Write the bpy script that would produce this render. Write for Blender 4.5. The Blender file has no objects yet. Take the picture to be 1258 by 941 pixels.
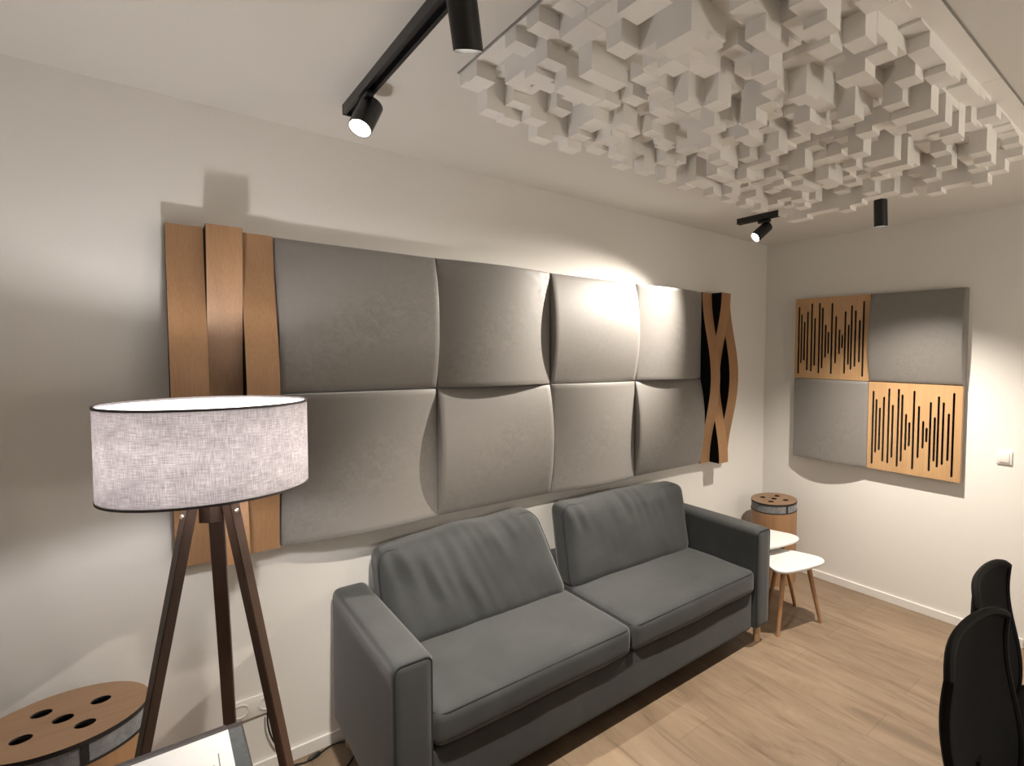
import bpy, bmesh, math, random
from mathutils import Vector, Matrix, noise

S = bpy.context.scene
COL = S.collection
PI = math.pi

# ------------------------------------------------------------------ camera
W_PX, H_PX = 1258, 941
cam_d = bpy.data.cameras.new('camera')
cam_d.sensor_fit = 'HORIZONTAL'
cam_d.sensor_width = 36.0
cam_d.lens = 657.94 / W_PX * 36.0
cam_d.shift_x = -198.898 / W_PX
cam_d.shift_y = -6.363 / W_PX
cam_d.clip_start = 0.02
cam = bpy.data.objects.new('camera', cam_d)
COL.objects.link(cam)
yaw, pit, rol = 0.7756, -0.0466, 0.0119
f = Vector((math.sin(yaw) * math.cos(pit), math.cos(yaw) * math.cos(pit), math.sin(pit)))
r0 = Vector((math.cos(yaw), -math.sin(yaw), 0))
u0 = r0.cross(f)
r = r0 * math.cos(rol) + u0 * math.sin(rol)
u = -r0 * math.sin(rol) + u0 * math.cos(rol)
cam.matrix_world = Matrix(((r.x, u.x, -f.x, -0.3499), (r.y, u.y, -f.y, -2.5348), (r.z, u.z, -f.z, 1.6917), (0, 0, 0, 1)))
S.camera = cam

# ------------------------------------------------------------------ light settings
S.view_settings.view_transform = 'Standard'
S.view_settings.look = 'None'
S.view_settings.gamma = 1.0
S.view_settings.use_curve_mapping = False
S.view_settings.exposure = 0.55
wd = bpy.data.worlds.new('world')
S.world = wd
wd.use_nodes = True
wd.node_tree.nodes['Background'].inputs[0].default_value = (0.9, 0.92, 1.0, 1)
wd.node_tree.nodes['Background'].inputs[1].default_value = 0.02

WARM = (1.0, 0.915, 0.80)
LAMP_COLOR = (1.0, 0.95, 0.925)
# watts of each lamp and of the added fill globe (used by the lamp builders further down)
P_FRONT, P_SOFA, P_WALL, P_CORNER, FILL_GLOBE, BULB = 8.0, 190.0, 225.0, 175.0, 44.0, 265.0

# ------------------------------------------------------------------ room numbers
YW = 0.07          # main wall plane
XR = 3.242         # right wall plane
XL = -2.2
YF = -4.2
ZC = 2.565

# ------------------------------------------------------------------ helpers
def link(name, bm, mats, parent=None, smooth=35):
    if parent is not None:
        chain = parent.matrix_basis.copy(); q = parent.parent
        while q is not None:
            chain = q.matrix_basis @ chain; q = q.parent
        bm.transform(chain.inverted())
    me = bpy.data.meshes.new(name)
    bmesh.ops.recalc_face_normals(bm, faces=bm.faces[:])
    bm.to_mesh(me); bm.free()
    if smooth:
        for p in me.polygons: p.use_smooth = True
        me.set_sharp_from_angle(angle=math.radians(smooth))
    for m in (mats if isinstance(mats, (list, tuple)) else [mats]):
        me.materials.append(m)
    o = bpy.data.objects.new(name, me)
    COL.objects.link(o)
    if parent is not None:
        o.parent = parent
    return o

def thing(name, label, cat, loc=(0, 0, 0), rot=None, group=None):
    o = bpy.data.objects.new(name, None)
    COL.objects.link(o)
    o.empty_display_size = 0.05
    o.location = loc
    if rot: o.rotation_euler = rot
    m = Matrix.Translation(loc) @ (o.rotation_euler.to_matrix().to_4x4())
    o.matrix_basis = m
    o['label'] = label; o['category'] = cat
    if group: o['group'] = group
    return o

def tag(o, label, cat, group=None):
    o['label'] = label; o['category'] = cat
    if group: o['group'] = group
    return o

def origin(o, loc):
    m = Matrix.Translation(-Vector(loc)); o.data.transform(m); o.location = loc
    return o

def box(bm, x0, x1, y0, y1, z0, z1, bevel=0.0, seg=2, mat=0):
    vs = [bm.verts.new((x, y, z)) for x in (x0, x1) for y in (y0, y1) for z in (z0, z1)]
    fs = []
    for idx in ((0, 1, 3, 2), (4, 6, 7, 5), (0, 4, 5, 1), (2, 3, 7, 6), (0, 2, 6, 4), (1, 5, 7, 3)):
        fc = bm.faces.new([vs[i] for i in idx]); fc.material_index = mat; fs.append(fc)
    if bevel > 0:
        es = list({e for fc in fs for e in fc.edges})
        bmesh.ops.bevel(bm, geom=es, offset=bevel, segments=seg, profile=0.5, affect='EDGES')
    return fs

def frame_from(d):
    d = Vector(d).normalized()
    a = Vector((0, 0, 1)) if abs(d.z) < 0.95 else Vector((1, 0, 0))
    x = d.cross(a).normalized(); y = d.cross(x).normalized()
    return x, y, d

def cyl(bm, p0, p1, r0, r1=None, n=32, cap0=True, cap1=True, mat=0):
    r1 = r0 if r1 is None else r1
    p0 = Vector(p0); p1 = Vector(p1)
    x, y, d = frame_from(p1 - p0)
    a = [bm.verts.new(p0 + (x * math.cos(t) + y * math.sin(t)) * r0) for t in [2 * PI * i / n for i in range(n)]]
    b = [bm.verts.new(p1 + (x * math.cos(t) + y * math.sin(t)) * r1) for t in [2 * PI * i / n for i in range(n)]]
    for i in range(n):
        fc = bm.faces.new((a[i], a[(i + 1) % n], b[(i + 1) % n], b[i])); fc.material_index = mat
    if cap0: bm.faces.new(a).material_index = mat
    if cap1: bm.faces.new(b).material_index = mat

def lathe(bm, prof, c=(0, 0, 0), n=48, axis=None, closed=False, mat=0):
    """prof: list of (r, h); revolve around axis through c."""
    c = Vector(c)
    x, y, d = frame_from(axis) if axis else (Vector((1, 0, 0)), Vector((0, 1, 0)), Vector((0, 0, 1)))
    rings = []
    for rr, h in prof:
        if rr < 1e-6:
            rings.append([bm.verts.new(c + d * h)])
        else:
            rings.append([bm.verts.new(c + d * h + (x * math.cos(2 * PI * i / n) + y * math.sin(2 * PI * i / n)) * rr) for i in range(n)])
    pairs = list(zip(rings[:-1], rings[1:]))
    if closed: pairs.append((rings[-1], rings[0]))
    for A, B in pairs:
        for i in range(n):
            j = (i + 1) % n
            if len(A) == 1 and len(B) == 1: continue
            if len(A) == 1: q = (A[0], B[j], B[i])
            elif len(B) == 1: q = (A[i], A[j], B[0])
            else: q = (A[i], A[j], B[j], B[i])
            bm.faces.new(q).material_index = mat

def tube(bm, pts, rad, n=8, closed=False, caps=True):
    pts = [Vector(p) for p in pts]
    m = len(pts); rings = []
    prev = None
    for i, p in enumerate(pts):
        a = pts[(i - 1) % m] if (closed or i > 0) else pts[i]
        b = pts[(i + 1) % m] if (closed or i < m - 1) else pts[i]
        d = (b - a).normalized()
        if prev is None:
            x, y, d = frame_from(d)
        else:
            x = (prev - d * prev.dot(d)).normalized(); y = d.cross(x)
        prev = x
        rr = rad[i] if isinstance(rad, (list, tuple)) else rad
        rings.append([bm.verts.new(p + (x * math.cos(2 * PI * k / n) + y * math.sin(2 * PI * k / n)) * rr) for k in range(n)])
    prs = list(zip(rings[:-1], rings[1:]))
    if closed: prs.append((rings[-1], rings[0]))
    for A, B in prs:
        for k in range(n):
            bm.faces.new((A[k], A[(k + 1) % n], B[(k + 1) % n], B[k]))
    if caps and not closed:
        bm.faces.new(rings[0]); bm.faces.new(rings[-1])

def catmull(pts, n=8, closed=False):
    P = [Vector(p) for p in pts]; out = []
    m = len(P)
    rng = range(m) if closed else range(m - 1)
    for i in rng:
        p0 = P[(i - 1) % m] if closed or i > 0 else P[i]
        p1 = P[i]; p2 = P[(i + 1) % m]
        p3 = P[(i + 2) % m] if closed or i + 2 < m else p2
        for k in range(n):
            t = k / n
            out.append(0.5 * ((2 * p1) + (p2 - p0) * t + (2 * p0 - 5 * p1 + 4 * p2 - p3) * t * t + (3 * p1 - p0 - 3 * p2 + p3) * t ** 3))
    if not closed: out.append(P[-1])
    return out

def holed_plate(bm, outer, holes, z0, z1, top_mat=0, side_mat=0, hole_mat=0):
    """flat plate in local xy with holes, thickness z0..z1."""
    for z in (z0, z1):
        es = []
        for loop in [outer] + holes:
            vs = [bm.verts.new((p[0], p[1], z)) for p in loop]
            es += [bm.edges.new((vs[i], vs[(i + 1) % len(vs)])) for i in range(len(vs))]
            if z == z0:
                loops0.append(vs) if False else None
            holder[z == z1].append(vs)
        res = bmesh.ops.triangle_fill(bm, use_beauty=True, use_dissolve=False, edges=es)
        for g in res['geom']:
            if isinstance(g, bmesh.types.BMFace): g.material_index = top_mat
    for k, (A, B) in enumerate(zip(holder[False], holder[True])):
        n = len(A)
        for i in range(n):
            bm.faces.new((A[i], A[(i + 1) % n], B[(i + 1) % n], B[i])).material_index = side_mat if k == 0 else hole_mat
    holder[False].clear(); holder[True].clear()
holder = {False: [], True: []}
loops0 = []

# ------------------------------------------------------------------ materials
def mat(name, base=(0.5, 0.5, 0.5), rough=0.5, metal=0.0, spec=0.5, sheen=0.0):
    m = bpy.data.materials.new(name); m.use_nodes = True
    b = m.node_tree.nodes['Principled BSDF']
    b.inputs['Base Color'].default_value = (*base, 1)
    b.inputs['Roughness'].default_value = rough
    b.inputs['Metallic'].default_value = metal
    b.inputs['Specular IOR Level'].default_value = spec
    if sheen:
        b.inputs['Sheen Weight'].default_value = sheen
        b.inputs['Sheen Roughness'].default_value = 0.4
    return m

def nodes(m):
    t = m.node_tree
    return t, t.nodes, t.links, t.nodes['Principled BSDF']

def coords(t, scale=(1, 1, 1), out='Object', rot=(0, 0, 0)):
    tc = t.nodes.new('ShaderNodeTexCoord'); mp = t.nodes.new('ShaderNodeMapping')
    mp.inputs['Scale'].default_value = scale; mp.inputs['Rotation'].default_value = rot
    t.links.new(tc.outputs[out], mp.inputs['Vector'])
    return mp.outputs['Vector']

def noise_n(t, vec, scale, detail=4, rough=0.55, dist=0.0):
    n = t.nodes.new('ShaderNodeTexNoise')
    n.inputs['Scale'].default_value = scale; n.inputs['Detail'].default_value = detail
    n.inputs['Roughness'].default_value = rough; n.inputs['Distortion'].default_value = dist
    t.links.new(vec, n.inputs['Vector'])
    return n.outputs['Fac']

def ramp(t, fac, stops):
    c = t.nodes.new('ShaderNodeValToRGB')
    while len(c.color_ramp.elements) < len(stops): c.color_ramp.elements.new(0.5)
    for e, (p, col) in zip(c.color_ramp.elements, stops):
        e.position = p; e.color = (*col, 1)
    t.links.new(fac, c.inputs['Fac'])
    return c.outputs['Color']

def bump(t, fac, strength, dist, b):
    n = t.nodes.new('ShaderNodeBump'); n.inputs['Strength'].default_value = strength; n.inputs['Distance'].default_value = dist
    t.links.new(fac, n.inputs['Height']); t.links.new(n.outputs['Normal'], b.inputs['Normal'])

def mixc(t, a, b, fac, mode='MIX'):
    n = t.nodes.new('ShaderNodeMix'); n.data_type = 'RGBA'; n.blend_type = mode
    for s, v in ((n.inputs['Factor'], fac), (n.inputs['A'], a), (n.inputs['B'], b)):
        if hasattr(v, 'links') or hasattr(v, 'is_linked'): t.links.new(v, s)
        elif isinstance(v, (int, float)): s.default_value = v
        else: s.default_value = (*v, 1)
    return n.outputs['Result']

def wood(name, dark, light, axis='Z', rough=0.5, scale=1.0):
    m = mat(name, light, rough)
    t, N, L, b = nodes(m)
    st = {'X': (0.12, 1, 1), 'Y': (1, 0.12, 1), 'Z': (1, 1, 0.1)}[axis]
    v = coords(t, tuple(s * scale for s in st))
    a = noise_n(t, v, 9, 5, 0.6, 1.2)
    c = ramp(t, a, [(0.3, dark), (0.7, light)])
    fine = noise_n(t, coords(t, tuple(s * scale for s in {'X': (0.02, 1, 1), 'Y': (1, 0.02, 1), 'Z': (1, 1, 0.02)}[axis])), 260, 3)
    c2 = ramp(t, fine, [(0.35, (0.82, 0.80, 0.78)), (0.62, (1, 1, 1))])
    L.new(mixc(t, c, c2, 0.7, 'MULTIPLY'), b.inputs['Base Color'])
    bump(t, fine, 0.08, 0.001, b)
    return m

def fabric(name, c0, c1, weave=700, rough=0.85, sheen=0.25, patch=6.0, bumpy=0.25):
    m = mat(name, c0, rough, spec=0.25, sheen=sheen)
    t, N, L, b = nodes(m)
    p = noise_n(t, coords(t), patch, 6, 0.6, 0.6)
    c = ramp(t, p, [(0.35, c0), (0.68, c1)])
    w = noise_n(t, coords(t), weave, 2)
    cw = ramp(t, w, [(0.3, (0.86, 0.86, 0.86)), (0.7, (1.08, 1.08, 1.08))])
    L.new(mixc(t, c, cw, 0.8, 'MULTIPLY'), b.inputs['Base Color'])
    bump(t, w, bumpy, 0.002, b)
    return m

def paint(name, c, rough=0.9):
    m = mat(name, c, rough, spec=0.2)
    t, N, L, b = nodes(m)
    p = noise_n(t, coords(t), 1.6, 3)
    L.new(ramp(t, p, [(0.3, tuple(x * 0.975 for x in c)), (0.7, c)]), b.inputs['Base Color'])
    bump(t, noise_n(t, coords(t), 60, 5, 0.65), 0.12, 0.004, b)
    return m

M = {}
M['wall'] = paint('wall_paint', (0.78, 0.76, 0.725))
M['ceiling'] = paint('ceiling_paint', (0.78, 0.76, 0.72))
M['trim'] = mat('white_trim', (0.80, 0.78, 0.75), 0.45)
M['foam'] = mat('white_foam', (0.92, 0.90, 0.865), 0.8, spec=0.2)
t, N, L, b = nodes(M['foam']); bump(t, noise_n(t, coords(t), 120, 3), 0.08, 0.003, b)
M['velvet'] = mat('grey_velvet', (0.27, 0.25, 0.235), 0.6, spec=0.9, sheen=0.5)
t, N, L, b = nodes(M['velvet'])
pz = noise_n(t, coords(t), 38, 8, 0.75, 0.8)
msk = noise_n(t, coords(t), 2.6, 2, 0.5)
c_ = ramp(t, pz, [(0.40, (0.165, 0.153, 0.142)), (0.62, (0.215, 0.200, 0.186))])
mm = ramp(t, msk, [(0.48, (0.06, 0.06, 0.06)), (0.66, (1, 1, 1))])
cc = mixc(t, (0.188, 0.174, 0.162), c_, mm)
wv = noise_n(t, coords(t), 900, 2)
L.new(mixc(t, cc, ramp(t, wv, [(0.3, (0.9, 0.9, 0.9)), (0.7, (1.06, 1.06, 1.06))]), 0.8, 'MULTIPLY'), b.inputs['Base Color'])
L.new(ramp(t, pz, [(0.4, (0.60, 0.60, 0.60)), (0.65, (0.44, 0.44, 0.44))]), b.inputs['Roughness'])
bump(t, wv, 0.15, 0.001, b)
M['oak'] = wood('oak_veneer', (0.30, 0.165, 0.080), (0.37, 0.21, 0.107), 'Z', 0.5)
M['oak_flat'] = wood('oak_veneer_flat', (0.215, 0.125, 0.068), (0.27, 0.165, 0.092), 'X', 0.5)
M['oak_light'] = wood('light_oak', (0.45, 0.27, 0.13), (0.55, 0.34, 0.17), 'Z', 0.5)
M['walnut'] = wood('dark_walnut', (0.030, 0.016, 0.011), (0.068, 0.036, 0.024), 'Z', 0.42)
M['beech'] = wood('pale_beech', (0.42, 0.27, 0.15), (0.52, 0.35, 0.21), 'Z', 0.45)
M['black_board'] = mat('black_board', (0.004, 0.004, 0.005), 0.8, spec=0.1)
M['black_metal'] = mat('black_metal', (0.010, 0.010, 0.011), 0.42)
M['chrome'] = mat('brushed_steel', (0.75, 0.70, 0.62), 0.25, 1.0)
M['sofa'] = fabric('charcoal_fabric', (0.041, 0.043, 0.044), (0.052, 0.0545, 0.055), 900, 0.9, 0.3, 5)
M['sofa_seam'] = mat('charcoal_piping', (0.028, 0.030, 0.032), 0.9, spec=0.2)
M['felt'] = fabric('grey_felt', (0.15, 0.15, 0.155), (0.24, 0.24, 0.245), 320, 0.95, 0.2, 40, 0.5)
M['felt_dark'] = fabric('slate_felt', (0.050, 0.056, 0.060), (0.075, 0.082, 0.086), 260, 0.95, 0.2, 50, 0.5)
M['dark_edge'] = mat('dark_edge', (0.012, 0.010, 0.010), 0.6)
M['umber_edge'] = mat('dark_brown_edge', (0.035, 0.028, 0.028), 0.5)
M['white_top'] = mat('white_lacquer', (0.70, 0.69, 0.68), 0.4)
M['gap_shadow_grey'] = mat('gap_shadow_grey', (0.30, 0.29, 0.27), 0.7)  # shade of the gap around the diffuser, put in as colour
M['plastic'] = mat('white_plastic', (0.78, 0.76, 0.73), 0.35)
M['dark_slot'] = mat('dark_socket', (0.03, 0.03, 0.03), 0.6)
M['paper'] = mat('white_paper', (0.70, 0.69, 0.69), 0.7, spec=0.2)
M['pencil'] = mat('pencil_line', (0.12, 0.12, 0.13), 0.8)
M['rubber'] = mat('black_rubber', (0.012, 0.012, 0.012), 0.5)
M['mesh_black'] = fabric('black_mesh_fabric', (0.0035, 0.0035, 0.004), (0.006, 0.006, 0.0065), 500, 0.9, 0.0, 20)
M['chair_plastic'] = mat('chair_black_plastic', (0.006, 0.006, 0.0065), 0.65, spec=0.15)

def emit(name, col, s):
    m = bpy.data.materials.new(name); m.use_nodes = True
    t = m.node_tree; t.nodes.clear()
    e = t.nodes.new('ShaderNodeEmission'); e.inputs[0].default_value = (*col, 1); e.inputs[1].default_value = s
    o = t.nodes.new('ShaderNodeOutputMaterial'); t.links.new(e.outputs[0], o.inputs[0])
    return m
M['led'] = emit('glowing_led', (1.0, 0.93, 0.80), 30.0)
M['globe'] = emit('fill_globe_glow', WARM, FILL_GLOBE)  # glow of the added fill globe
M['bulb'] = emit('glowing_bulb', LAMP_COLOR, BULB)

# linen of the lamp shade: cloth that lets light through
m = bpy.data.materials.new('grey_linen'); m.use_nodes = True
t = m.node_tree; N = t.nodes; L = t.links
N.remove(N['Principled BSDF']); out = N['Material Output']
def uvn(sc, scale, det=3):
    return noise_n(t, coords(t, sc, 'UV'), scale, det, 0.6)
n1 = uvn((0.06, 1, 1), 520); n2 = uvn((1, 0.06, 1), 520); n3 = uvn((0.6, 1, 1), 22, 4)
add = N.new('ShaderNodeMath'); add.operation = 'ADD'; L.new(n1, add.inputs[0]); L.new(n2, add.inputs[1])
ad2 = N.new('ShaderNodeMath'); ad2.operation = 'MULTIPLY_ADD'; L.new(n3, ad2.inputs[0]); ad2.inputs[1].default_value = 0.5; L.new(add.outputs[0], ad2.inputs[2])
half = N.new('ShaderNodeMath'); half.operation = 'MULTIPLY'; L.new(ad2.outputs[0], half.inputs[0]); half.inputs[1].default_value = 0.4
cw = ramp(t, half.outputs[0], [(0.36, (0.20, 0.18, 0.185)), (0.50, (0.36, 0.335, 0.335)), (0.64, (0.58, 0.545, 0.545))])
df = N.new('ShaderNodeBsdfDiffuse'); tr = N.new('ShaderNodeBsdfTranslucent'); mx = N.new('ShaderNodeMixShader')
L.new(cw, df.inputs['Color']); L.new(cw, tr.inputs['Color']); mx.inputs[0].default_value = 0.60
L.new(df.outputs[0], mx.inputs[1]); L.new(tr.outputs[0], mx.inputs[2]); L.new(mx.outputs[0], out.inputs[0])
M['linen'] = m
m = bpy.data.materials.new('white_shade_lining'); m.use_nodes = True
t = m.node_tree; N = t.nodes; L = t.links
N.remove(N['Principled BSDF']); out = N['Material Output']
df = N.new('ShaderNodeBsdfDiffuse'); tr = N.new('ShaderNodeBsdfTranslucent'); mx = N.new('ShaderNodeMixShader')
df.inputs[0].default_value = (0.85, 0.85, 0.85, 1); tr.inputs[0].default_value = (0.85, 0.83, 0.83, 1); mx.inputs[0].default_value = 0.28
L.new(df.outputs[0], mx.inputs[1]); L.new(tr.outputs[0], mx.inputs[2]); L.new(mx.outputs[0], out.inputs[0])
M['lining'] = m

# floor: oak planks running along y
m = mat('oak_planks', (0.4, 0.3, 0.2), 0.45); M['floor'] = m
t, N, L, b = nodes(m)
vec = coords(t, (1, 1, 1), 'Object', (0, 0, PI / 2))
br = N.new('ShaderNodeTexBrick'); br.offset = 0.37; br.offset_frequency = 2
br.inputs['Scale'].default_value = 1.0; br.inputs['Brick Width'].default_value = 1.5; br.inputs['Row Height'].default_value = 0.21
br.inputs['Mortar Size'].default_value = 0.0022; br.inputs['Mortar Smooth'].default_value = 0.0; br.inputs['Bias'].default_value = 0.0
br.inputs['Color1'].default_value = (0.45, 0.45, 0.45, 1); br.inputs['Color2'].default_value = (0.62, 0.62, 0.62, 1); br.inputs['Mortar'].default_value = (0.22, 0.22, 0.22, 1)
L.new(vec, br.inputs['Vector'])
g = noise_n(t, coords(t, (1, 0.13, 1)), 9, 8, 0.68, 1.9)
gc = ramp(t, g, [(0.28, (0.135, 0.094, 0.060)), (0.46, (0.222, 0.158, 0.105)), (0.72, (0.285, 0.210, 0.144))])
g2 = noise_n(t, coords(t, (1, 0.25, 1)), 3.0, 4, 0.6, 0.5)
gcol = mixc(t, gc, ramp(t, g2, [(0.3, (0.80, 0.78, 0.76)), (0.65, (1.05, 1.05, 1.05))]), 0.8, 'MULTIPLY')
pl = mixc(t, gcol, br.outputs['Color'], 0.35, 'OVERLAY')
L.new(pl, b.inputs['Base Color'])
bump(t, g, 0.06, 0.002, b)

# ------------------------------------------------------------------ room shell
def shell(name, *bx_, m='wall', bevel=0):
    bm = bmesh.new(); box(bm, *bx_, bevel=bevel)
    o = link(name, bm, M[m], smooth=0); o['kind'] = 'structure'
    return o
shell('floor', XL, XR, YF, YW, -0.1, 0.0, m='floor')
shell('ceiling', XL, XR, YF, YW, ZC, ZC + 0.1, m='ceiling')
shell('wall_back', XL - 0.1, XR + 0.1, YW, YW + 0.12, -0.1, ZC + 0.1)
shell('wall_right', XR, XR + 0.12, YF, YW, -0.1, ZC + 0.1)
shell('wall_left', XL - 0.12, XL, YF, YW, -0.1, ZC + 0.1)
shell('wall_front', XL - 0.1, XR + 0.1, YF - 0.12, YF, -0.1, ZC + 0.1)
shell('baseboard_back', XL, XR, YW - 0.012, YW, 0.0, 0.052, m='trim', bevel=0.002)
shell('baseboard_right', XR - 0.012, XR, -1.80, YW - 0.012, 0.0, 0.055, m='trim', bevel=0.002)

# ------------------------------------------------------------------ grey upholstered wall panels
def pad(name, P0, eu, ev, en, depth, bulge, orient, size=0.596, N_=28):
    """P0 lower-left corner of the front plane; eu, ev in-plane, en outward; back at -depth."""
    P0 = Vector(P0); eu = Vector(eu); ev = Vector(ev); en = Vector(en)
    bm = bmesh.new()
    ts = [0.0, 0.004, 0.010] + [0.010 + (0.98) * i / N_ for i in range(1, N_)] + [0.990, 0.996, 1.0]
    drop = {0: 0.007, 1: 0.002, 2: 0.0}
    n = len(ts)
    def edge_drop(i):
        k = min(i, n - 1 - i); return drop.get(k, 0.0)
    g = [[None] * n for _ in range(n)]
    for i, a in enumerate(ts):
        for j, c in enumerate(ts):
            tt = c if orient == 'V' else a
            h = bulge * (1 - (2 * tt - 1) ** 2)
            h -= max(edge_drop(i), edge_drop(j))
            g[i][j] = bm.verts.new(P0 + eu * (a * size) + ev * (c * size) + en * h)
    for i in range(n - 1):
        for j in range(n - 1):
            bm.faces.new((g[i][j], g[i + 1][j], g[i + 1][j + 1], g[i][j + 1]))
    per = [g[i][0] for i in range(n)] + [g[n - 1][j] for j in range(1, n)] + [g[i][n - 1] for i in range(n - 2, -1, -1)] + [g[0][j] for j in range(n - 2, 0, -1)]
    back = []
    for v in per:
        q = v.co - en * ((v.co - P0).dot(en) + depth)
        back.append(bm.verts.new(q))
    m_ = len(per)
    for i in range(m_):
        bm.faces.new((per[i], back[i], back[(i + 1) % m_], per[(i + 1) % m_]))
    bm.faces.new(back)
    return bm

ZB = 0.915
names_T = ['grey velvet wall panel beside the oak slat boards, behind the lamp shade top',
           'grey velvet wall panel in the upper row, second from the lamp',
           'grey velvet wall panel in the upper row, third from the lamp, bulging at its sides',
           'grey velvet wall panel in the upper row, beside the far oak wave boards']
names_B = ['grey velvet wall panel in the lower row, directly right of the lamp shade',
           'grey velvet wall panel in the lower row, directly above the left sofa back cushion',
           'mottled grey velvet wall panel in the lower row, third from the lamp',
           'grey velvet wall panel in the lower row, beside the far oak wave boards']
for row in (0, 1):
    for c in range(4):
        orient = 'V' if (c + row) % 2 == 0 else 'H'    # row 0 = top
        x0 = c * 0.6 + 0.002; z0 = ZB + (0.6 if row == 0 else 0.0) + 0.002
        bm = pad('p', (x0, 0, z0), (1, 0, 0), (0, 0, 1), (0, -1, 0), YW, 0.048, orient)
        o = link('acoustic_panel', bm, M['velvet'])
        origin(o, (x0 + 0.298, YW, z0 + 0.298))
        tag(o, (names_T if row == 0 else names_B)[c], 'wall panel', 'grey acoustic panels on the long wall')

# ------------------------------------------------------------------ oak wave boards
def wave_unit(x0, label):
    t_ = thing('wave_board_panel', label, 'wall panel', (x0 + 0.15, YW, ZB), group='oak wave board panels')
    bm = bmesh.new(); box(bm, x0 + 0.006, x0 + 0.294, YW - 0.008, YW, ZB + 0.01, ZB + 1.19)
    link('backing_board', bm, M['black_board'], t_, 0)
    for k in range(3):
        ph = 1 if k % 2 == 0 else -1
        bm = bmesh.new(); n = 48
        a0 = x0 + 0.1 * k + 0.001; a1 = a0 + 0.098
        rows = []
        for i in range(n + 1):
            s = i / n
            y = -0.045 * (1 - ph * math.cos(2 * PI * s)) if ph == 1 else -0.045 * (1 + math.cos(2 * PI * s))
            z = ZB + 1.2 * s
            rows.append((bm.verts.new((a0, y, z)), bm.verts.new((a1, y, z)), bm.verts.new((a1, YW - 0.008, z)), bm.verts.new((a0, YW - 0.008, z))))
        for A, B in zip(rows[:-1], rows[1:]):
            bm.faces.new((A[0], A[1], B[1], B[0])).material_index = 0
            bm.faces.new((A[1], A[2], B[2], B[1])).material_index = 1
            bm.faces.new((A[3], A[0], B[0], B[3])).material_index = 1
            bm.faces.new((A[2], A[3], B[3], B[2])).material_index = 1
        bm.faces.new(rows[0]).material_index = 0
        bm.faces.new(rows[-1]).material_index = 0
        link('wave_board', bm, [M['oak'], M['black_board']], t_, 30)
wave_unit(-0.302, 'three wavy oak boards standing on the wall behind the lamp shade')
wave_unit(2.402, 'three wavy oak boards with black sides at the corner end of the grey panels')

# ------------------------------------------------------------------ right wall set
XF = 3.185
YR0 = -0.246
def rpad(col, row, label):
    y1 = YR0 - 0.6 * col - 0.002
    z0 = 0.912 + 0.6 * row + 0.002
    bm = pad('p', (XF, y1, z0), (0, -1, 0), (0, 0, 1), (-1, 0, 0), XR - XF, 0.045, 'H' if row == 0 else 'V')
    o = link('acoustic_panel', bm, M['velvet'])
    origin(o, (XR, y1 - 0.298, z0 + 0.298))
    tag(o, label, 'wall panel', 'grey acoustic panels on the corner wall')
rpad(0, 0, 'grey velvet panel low on the corner wall, left of the slotted oak board')
rpad(1, 1, 'grey velvet panel high on the corner wall, above the slotted oak board')
SLOTS = [(0.034, 0.535, 0.031), (0.057, 0.48, 0.112), (0.082, 0.423, 0.132), (0.109, 0.499, 0.058), (0.143, 0.557, 0.051), (0.17, 0.449, 0.094), (0.207, 0.557, 0.039), (0.232, 0.522, 0.077), (0.259, 0.396, 0.156), (0.282, 0.344, 0.184), (0.308, 0.551, 0.037), (0.34, 0.455, 0.116), (0.369, 0.36, 0.182), (0.391, 0.319, 0.225), (0.412, 0.486, 0.043), (0.439, 0.391, 0.109), (0.46, 0.525, 0.074), (0.489, 0.489, 0.095), (0.521, 0.421, 0.125), (0.548, 0.552, 0.027)]
def slot_panel(col, row, label):
    y1 = YR0 - 0.6 * col - 0.002; z0 = 0.912 + 0.6 * row + 0.002
    t_ = thing('slotted_wood_panel', label, 'wall panel', (XR, y1 - 0.298, z0), group='slotted oak panels')
    bm = bmesh.new()
    hw = 0.0068
    holes = []
    for uu, vt, vb in SLOTS:
        lp = [(uu + hw * math.cos(a), vt - hw + hw * math.sin(a)) for a in [PI * i / 6 for i in range(7)]]
        lp += [(uu + hw * math.cos(a), vb + hw + hw * math.sin(a)) for a in [PI + PI * i / 6 for i in range(7)]]
        holes.append(lp)
    holed_plate(bm, [(0, 0), (0.596, 0), (0.596, 0.596), (0, 0.596)], holes, 0, 0.026, 0, 0, 1)
    mm_ = Matrix(((0, 0, -1, XF + 0.026), (-1, 0, 0, y1), (0, 1, 0, z0), (0, 0, 0, 1)))
    bm.transform(mm_)
    link('face_board', bm, [M['oak_light'], M['umber_edge']], t_, 30)
    bm = bmesh.new(); box(bm, XF + 0.027, XR, y1 - 0.586, y1 - 0.010, z0 + 0.010, z0 + 0.586)
    link('backing_core', bm, M['black_board'], t_, 0)
slot_panel(0, 1, 'slotted oak panel high on the corner wall, nearest the room corner')
slot_panel(1, 0, 'slotted oak panel low on the corner wall, nearest the light switch')

# light switch
sw = thing('light_switch', 'square white light switch on the right wall', 'switch', (XR, -1.667, 1.099))
bm = bmesh.new(); box(bm, XR - 0.010, XR, -1.707, -1.627, 1.059, 1.139, 0.003); link('frame', bm, M['plastic'], sw)
bm = bmesh.new(); box(bm, XR - 0.016, XR - 0.009, -1.694, -1.640, 1.070, 1.128, 0.003); link('rocker', bm, M['plastic'], sw)
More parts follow.
